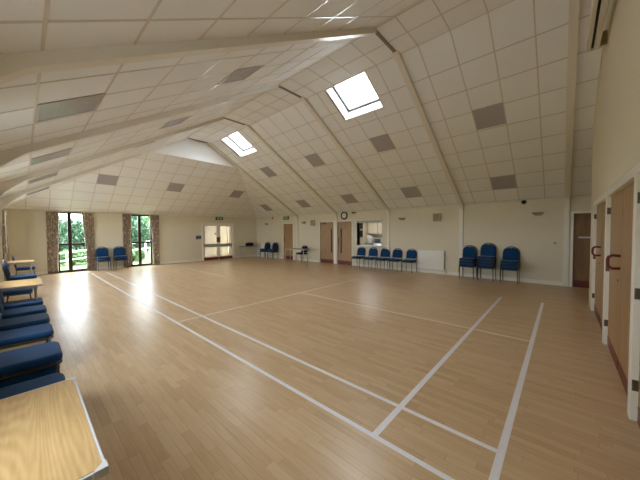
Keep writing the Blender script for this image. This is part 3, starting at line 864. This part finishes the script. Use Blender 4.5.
# ------------------------------------------------------------------ folding tables
def make_table(label, loc, rotz, sx, sy, group, top='oak', zt=.735, tilt=0, edge='edge', legc='silver'):
    t = thing('folding_table', label, 'table', loc, rotz, group)
    if tilt: t.rotation_euler = (0, tilt, rotz)
    hx, hy = sx / 2, sy / 2; e = .012
    ob('tabletop', B((-hx + e, hx - e, -hy + e, hy - e, zt - .024, zt)), top, t)
    ob('edging', B((-hx, hx, -hy, -hy + e, zt - .026, zt - .001), (-hx, hx, hy - e, hy, zt - .026, zt - .001), (-hx, -hx + e, -hy + e, hy - e, zt - .026, zt - .001), (hx - e, hx, -hy + e, hy - e, zt - .026, zt - .001)), edge, t, bevel=.003)
    for sxx in (-1, 1):
        for syy in (-1, 1):
            cx, cy = sxx * hx, syy * hy
            pts = [(0, 0), (.045, 0), (.045, .006), (.006, .045), (0, .045)]
            bm = P([(cx + sxx * (.003 - a), cy + syy * (.003 - b), zt - .029) for a, b in pts], (0, 0, .032))
            ob('corner_cap', bm, edge, t, bevel=.002)
    ob('under_frame', B((-hx + .06, hx - .06, -hy + .07, -hy + .10, zt - .06, zt - .024), (-hx + .06, hx - .06, hy - .10, hy - .07, zt - .06, zt - .024), (-hx + .06, -hx + .09, -hy + .1, hy - .1, zt - .06, zt - .024), (hx - .09, hx - .06, -hy + .1, hy - .1, zt - .06, zt - .024)), legc, t)
    for sxx in (-1, 1):
        for syy in (-1, 1):
            ob('leg', T([(sxx * (hx - .075), syy * (hy - .085), zt - .05), (sxx * (hx - .075), syy * (hy - .085), .0)], .014, 10), legc, t, smooth=True)
    return t
tb = make_table('oak laminate table nearest the camera in the bottom left corner', (-1.885, 1.37, 0), 0, .58, .91, 'oak laminate tables on the left')
dup(tb, (-1.86, 6.62, 0), 0, 'middle oak laminate table along the left wall', 'oak laminate tables on the left')
dup(tb, (-1.84, 12.0, 0), 0, 'far oak laminate table along the left wall by curtain', 'oak laminate tables on the left')
make_table('grey folding table against far wall in the right corner', (7.62, 14.15, 0), 0, 1.1, .5, None, 'greytop', .72, edge='greytop', legc='silver')
make_table('grey folding table in front of the single timber door', (7.66, 9.86, 0), 0, .46, 1.5, None, 'greytop', .72, edge='greytop', legc='silver')
t = thing('equipment_case', 'small black case on the grey corner table', 'case', (7.72, 14.2, .72))
ob('body', P([(-.22, -.1, 0), (.22, -.1, 0), (.22, -.1, .17), (.18, -.1, .2), (-.16, -.1, .2), (-.22, -.1, .12)], (0, .22, 0)), 'black', t, bevel=.012)
ob('handle', T([(-.06, .0, .2), (-.05, .0, .225), (.05, .0, .225), (.06, .0, .2)], .008, 8), 'black', t)

# ------------------------------------------------------------------ wall fittings
def uplighter(y, lab, z=2.06):
    t = thing('wall_uplighter', lab, 'wall lamp', (XR, y, z), 0, 'bronze wall uplighters')
    ob('bowl', P([(-.02, -.15, .05), (-.02, .15, .05), (-.02, .08, -.03), (-.02, -.08, -.03)], (-.09, 0, .0)), 'lampbody', t, bevel=.012)
    ob('back_plate', B((-.02, 0, -.07, .07, -.04, .05)), 'lampbody', t)
for y, lab in ((13.36, 'bronze wall uplighter farthest away, nearest the corner'), (10.06, 'bronze wall uplighter between the exit sign and the far speaker'), (4.48, 'bronze wall uplighter between the hatch and the near speaker'), (.26, 'bronze wall uplighter above the stack nearest the corner door')):
    uplighter(y, lab)
def speaker(y, z, lab):
    t = thing('wall_speaker', lab, 'speaker', (XR, y, z), 0, 'square beige wall speakers')
    ob('cabinet', B((-.13, -.02, -.125, .125, -.15, .15)), 'beige', t, bevel=.01)
    ob('grille', B((-.138, -.13, -.11, .11, -.135, .135)), 'speaker', t, bevel=.004)
    ob('bracket', B((-.02, 0, -.04, .04, -.08, .08)), 'hinge', t)
speaker(9.38, 2.04, 'beige wall speaker left of the timber double doors'); speaker(3.13, 2.07, 'beige wall speaker above the white radiator')

def radiator(y0, y1, lab, z0=.16, z1=.84):
    t = thing('radiator', lab, 'radiator', (XR, 0, 0), 0)
    bm = B((-.095, -.055, y0, y1, z0, z1)); n = int((y1 - y0) / .035)
    for k in range(n):
        q = y0 + (k + .5) * (y1 - y0) / n
        bx(bm, -.101, -.095, q - .01, q + .01, z0 + .04, z1 - .04)
    ob('panel', bm, 'radi', t, bevel=.003)
    ob('top_grille', B((-.098, -.02, y0, y1, z1 - .005, z1 + .012)), 'radi', t)
    for q in (y0 + .1, y1 - .13): ob('bracket', B((-.055, 0, q, q + .03, z0 + .1, z1 - .1)), 'radi', t)
    ob('pipe', T([(-.06, y0 - .06, .02), (-.06, y0 - .06, z0 + .05), (-.06, y0 + .01, z0 + .05)], .009, 8), 'silver', t)
    ob('valve', LA([(0, 0), (.02, 0), (.022, .05), (.016, .06), (0, .062)], 14, Matrix.Translation((-.06, y0 - .06, z0 + .06))), 'radi', t)
radiator(2.86, 3.80, 'long white radiator between the row and stacks of blue chairs')
radiator(12.9, 13.9, 'white radiator behind the corner chairs at the far end')

t = thing('wall_clock', 'round white wall clock with thick dark rim above timber doors', 'clock', (XR, 7.38, 2.33))
rotc = Matrix.Rotation(-PI / 2, 4, 'Y')
ob('rim', LA([(.125, .0), (.195, .0), (.197, .02), (.185, .045), (.15, .05), (.125, .03)], 36, rotc), 'clockrim', t, smooth=True)
ob('face', LA([(0, .025), (.14, .025), (.14, .0)], 36, rotc), 'clockface', t)
ob('minute_hand', B((-.032, -.028, -.004, .004, -.01, .10)), 'black', t); ob('hour_hand', B((-.030, -.026, -.005, .07, -.005, .005)), 'black', t)
bm = bmesh.new()
for k in range(12):
    bx(bm, -.029, -.026, -.003, .003, .1, .122, Matrix.Rotation(k * PI / 6, 4, 'X'))
ob('hour_mark', bm, 'black', t)

def person_mark(bm, sx):   # running figure pictogram, local y (width) and z
    for pts in ([(-.01, .02), (.012, .02), (.02, -.015), (-.005, -.02)], [(-.005, -.02), (.02, -.015), (.035, -.045), (.025, -.05), (.008, -.03)],
                [(-.005, -.02), (.006, -.026), (-.02, -.052), (-.036, -.05), (-.035, -.044), (-.024, -.044)], [(.012, .02), (.034, .0), (.04, .006), (.016, .03)], [(-.01, .02), (-.03, .008), (-.034, .014), (-.008, .032)]):
        yield pts
def exit_sign(loc, rotz, lab):
    """local: faces -Y, x to the viewer's right"""
    t = thing('exit_sign', lab, 'exit sign', loc, rotz, 'green exit signs')
    ob('box', B((-.22, .22, -.05, 0, -.09, .09)), 'green', t, bevel=.004)
    bm = bmesh.new()
    for pts in person_mark(None, 1): prism(bm, [(-.08 + x * 1.3, -.052, z * 1.3 + .01) for x, z in pts], (0, .002, 0))
    lathe_m = [(-.08 + .004 + .016 * math.cos(a * PI / 6), -.052, .062 + .016 * math.sin(a * PI / 6)) for a in range(12)]
    prism(bm, lathe_m, (0, .002, 0)); bmesh.ops.recalc_face_normals(bm, faces=bm.faces)
    ob('running_figure', bm, 'signwhite', t)
    bm = bmesh.new(); prism(bm, [(.06, -.052, .05), (.1, -.052, .05), (.1, -.052, 0), (.14, -.052, 0), (.08, -.052, -.06), (.02, -.052, 0), (.06, -.052, 0)], (0, .002, 0)); bmesh.ops.recalc_face_normals(bm, faces=bm.faces)
    ob('arrow', bm, 'signwhite', t)
exit_sign((5.90, YF, 2.375), 0, 'green exit sign above the glazed double doors')
exit_sign((XR, 11.53, 2.37), -PI / 2, 'green exit sign above the single timber door')

t = thing('alarm_sounder', 'small red fire alarm sounder high near the far corner', 'alarm', (XR, 12.78, 2.42))
ob('body', LA([(0, .06), (.05, .06), (.055, .03), (.05, 0)], 20, rotc), 'red', t, smooth=True)
ob('base', LA([(0, .012), (.06, .012), (.06, 0)], 20, rotc), 'white', t)
t = thing('dome_sensor', 'small dark dome sensor at the ceiling edge above stacked chairs', 'sensor', (XR, .59, 2.44))
ob('dome', LA([(0, .08), (.03, .072), (.05, .05), (.055, .02), (.055, 0)], 20, rotc), 'black', t, smooth=True)
ob('base', LA([(0, .01), (.065, .01), (.065, 0)], 20, rotc), 'clockrim', t)
t = thing('motion_sensor', 'small brown sensor box right of the wall clock', 'sensor', (XR, 6.83, 2.44))
ob('body', B((-.06, 0, -.10, .10, -.04, .04)), 'lampbody', t, bevel=.01)
ob('lens', B((-.066, -.06, -.06, .06, -.03, .01)), 'clockrim', t)
t = thing('thermostat', 'small beige thermostat between stacks and the corner door', 'thermostat', (XR, -.139, 1.213))
ob('body', B((-.03, 0, -.045, .045, -.045, .045)), 'beige', t, bevel=.006)
ob('dial', LA([(0, .012), (.025, .012), (.027, 0)], 18, Matrix.Translation((-.03, 0, 0)) @ rotc), 'greytop', t)
t = thing('power_socket', 'white double power socket low on wall by the stacks', 'socket', (XR, .299, .515))
ob('plate', B((-.012, 0, -.073, .073, -.043, .043)), 'beige', t, bevel=.003)
ob('rocker', B((-.016, -.012, -.03, -.015, .01, .03), (-.016, -.012, .015, .03, .01, .03)), 'white', t)
t = thing('notice_board', 'small dark notice on far wall left of glazed doors', 'notice', (4.69, YF, 1.30))
ob('frame', B((-.15, .15, -.015, 0, -.11, .11)), 'edge', t); ob('sheet', B((-.135, -.01, -.018, -.015, -.09, .09), (.01, .135, -.018, -.015, -.06, .09)), 'notice', t)
t = thing('light_switch', 'white light switch right of glazed doors above corner table', 'switch', (7.25, YF, 1.25))
ob('plate', B((-.043, .043, -.012, 0, -.043, .043)), 'beige', t, bevel=.003); ob('rocker', B((-.012, .012, -.017, -.012, -.02, .02)), 'white', t)

# ------------------------------------------------------------------ outside
def ground():
    bm = bmesh.new(); bx(bm, -40, 40, YF + T_, 60, -.5, -.06); bx(bm, -40, XL - T_, -20, YF + T_, -.5, -.06); return bm
struct('ground_outside', ground(), 'grass', 'green lawn outside the windows', 'lawn')
struct('bounce_strip_outside', B((-6, LB[0] - .1, YF + T_, 15.4, -.06, -.02), (-7.5, XL - T_, -6, YF + T_, -.06, -.02)), 'bounce_paving', 'added pale paved strip outside the hall, bouncing daylight onto the ceiling', 'bounce surface')  # pale strip added to bounce neutral daylight up to the ceiling
t = thing('handrail', 'white sloping handrail outside the far windows', 'handrail', (0, 16.7, 0))
zr_ = lambda x, o: .62 + .13 * (x + .9) + o
for o in (0, -.36):
    ob('rail', T([(-4, 0, zr_(-4, o)), (3.4, 0, zr_(3.4, o))], .03, 10), 'white', t, smooth=True)
for x in (-3.6, -2.0, -.42, 1.1, 2.75):
    ob('post', T([(x, 0, -.06), (x, 0, zr_(x, 0))], .032, 10), 'white', t, smooth=True)
def shrub(lab, cx, cy, rx, ry, hz, m, n, seed, trunk=.1):
    t = thing('garden_shrub', lab, 'shrub', (cx, cy, -.06))
    rnd = random.Random(seed); bm = bmesh.new()
    for k in range(n):
        a, b = rnd.random() * 2 * PI, math.acos(1 - 1.7 * rnd.random())
        q = .72 + .3 * rnd.random() + .12 * math.sin(3 * a + seed) * math.sin(2 * b)
        p = Vector((rx * q * math.sin(b) * math.cos(a), ry * q * math.sin(b) * math.sin(a), hz * .52 + hz * .5 * q * math.cos(b)))
        if p.z < .03: p.z = .03 + rnd.random() * .2
        s = .08 + .07 * rnd.random()
        R_ = Matrix.Rotation(rnd.random() * 6.28, 3, 'Z') @ Matrix.Rotation(rnd.random() * 2.6 - 1.3, 3, 'X')
        vs = [bm.verts.new(p + R_ @ Vector(v) * s) for v in ((0, -1, 0), (.45, -.1, .12), (0, 1, 0), (-.45, -.1, .12))]
        bm.faces.new(vs)
    core = bmesh.ops.create_icosphere(bm, subdivisions=3, radius=1)['verts']
    for v in core:
        q = .74 + .08 * math.sin(7 * v.co.x + seed) * math.sin(6 * v.co.z + 2 * v.co.y)
        v.co = Vector((v.co.x * rx * q, v.co.y * ry * q, max(.02, hz * .5 + v.co.z * hz * .5 * q)))
    ob('foliage', bm, m, t)
    bm = bmesh.new(); rnd = random.Random(seed + 1)
    for k in range(5):
        a = k * 1.3; tube(bm, [(0.05 * math.cos(a), .05 * math.sin(a), 0), (rx * .3 * math.cos(a), ry * .3 * math.sin(a), hz * .4), (rx * .5 * math.cos(a), ry * .5 * math.sin(a), hz * .75)], .03, 6)
    ob('stem', bm, 'bark', t)
shrub('wide dark shrub beyond the left far window', -.65, 20.2, 1.6, 1.1, 2.5, 'leaf', 4200, 3)
shrub('lighter shrub right of the dark one beyond left far window', 1.6, 22.5, 1.4, 1.1, 2.5, 'leaf2', 3000, 4)
shrub('dark shrub beyond the right far window', 2.75, 20.0, 1.2, 1.0, 2.9, 'leaf', 3600, 5)
shrub('pale tall shrub at right edge beyond the right far window', 4.7, 22.2, 1.2, 1.0, 3.2, 'leaf2', 3200, 6)
shrub('low bright shrub in front of the hedge, left window', -.1, 18.3, .7, .5, .75, 'leaf2', 1200, 7)
shrub('low bright shrub by the handrail, right window', 2.5, 18.2, .7, .5, .7, 'leaf2', 1200, 8)

# ------------------------------------------------------------------ light
w = bpy.data.worlds.new('sky'); bpy.context.scene.world = w; w.use_nodes = True
bg = w.node_tree.nodes['Background']; bg.inputs[0].default_value = (.84, .945, 1.02, 1); bg.inputs[1].default_value = 6.0
def portal(name, loc, rot, sx, sy):
    l = bpy.data.lights.new(name, 'AREA'); l.shape = 'RECTANGLE'; l.size = sx; l.size_y = sy
    l.cycles.is_portal = True
    o = bpy.data.objects.new(name, l); C.objects.link(o); o.location = loc; o.rotation_euler = rot; return o
for i, (a, b, c, d) in enumerate(WIN):
    portal('window_daylight', ((a + b) / 2, YF + .12, (c + d) / 2), (-PI / 2, 0, 0), b - a, d - c)
for a, b in LWIN:
    portal('window_daylight', (XL - .13, (a + b) / 2, sum(LZ) / 2), (0, -PI / 2, 0), LZ[1] - LZ[0], b - a)
for a, b in SKY:
    n = Vector((SR, 0, 1)).normalized()
    p = Vector(((xa + xb) / 2, (a + b) / 2, (zr(xa) + zr(xb)) / 2)) + n * .39
    portal('skylight_daylight', p, (0, math.atan(SR), 0), (xb - xa) / math.cos(math.atan(SR)), b - a)

# ------------------------------------------------------------------ camera
yaw, pit, roll = 0.8363757754407, -0.031310649705825255, -0.006331370236967219
f = Vector((math.sin(yaw) * math.cos(pit), math.cos(yaw) * math.cos(pit), math.sin(pit)))
r = Vector((math.cos(yaw), -math.sin(yaw), 0)); u = r.cross(f)
r2 = r * math.cos(roll) + u * math.sin(roll); u2 = -r * math.sin(roll) + u * math.cos(roll)
cam = bpy.data.cameras.new('camera'); co = bpy.data.objects.new('camera', cam); C.objects.link(co)
cam.sensor_fit = 'HORIZONTAL'; cam.sensor_width = 36; cam.lens = 268.9052 / 640 * 36; cam.clip_start = .02
M4 = Matrix((r2, u2, -f)).transposed().to_4x4(); M4.translation = Vector((-1.781092, -.300726, 1.583494))
co.matrix_world = M4
sc = bpy.context.scene; sc.camera = co
sc.view_settings.view_transform = 'Standard'; sc.view_settings.look = 'None'; sc.view_settings.gamma = 1
sc.view_settings.use_curve_mapping = False; sc.view_settings.exposure = 1.82
try:
    sc.cycles.max_bounces = 14; sc.cycles.diffuse_bounces = 8; sc.cycles.glossy_bounces = 5; sc.cycles.transparent_max_bounces = 16
    sc.cycles.caustics_reflective = True; sc.cycles.sample_clamp_indirect = 6
except Exception: pass
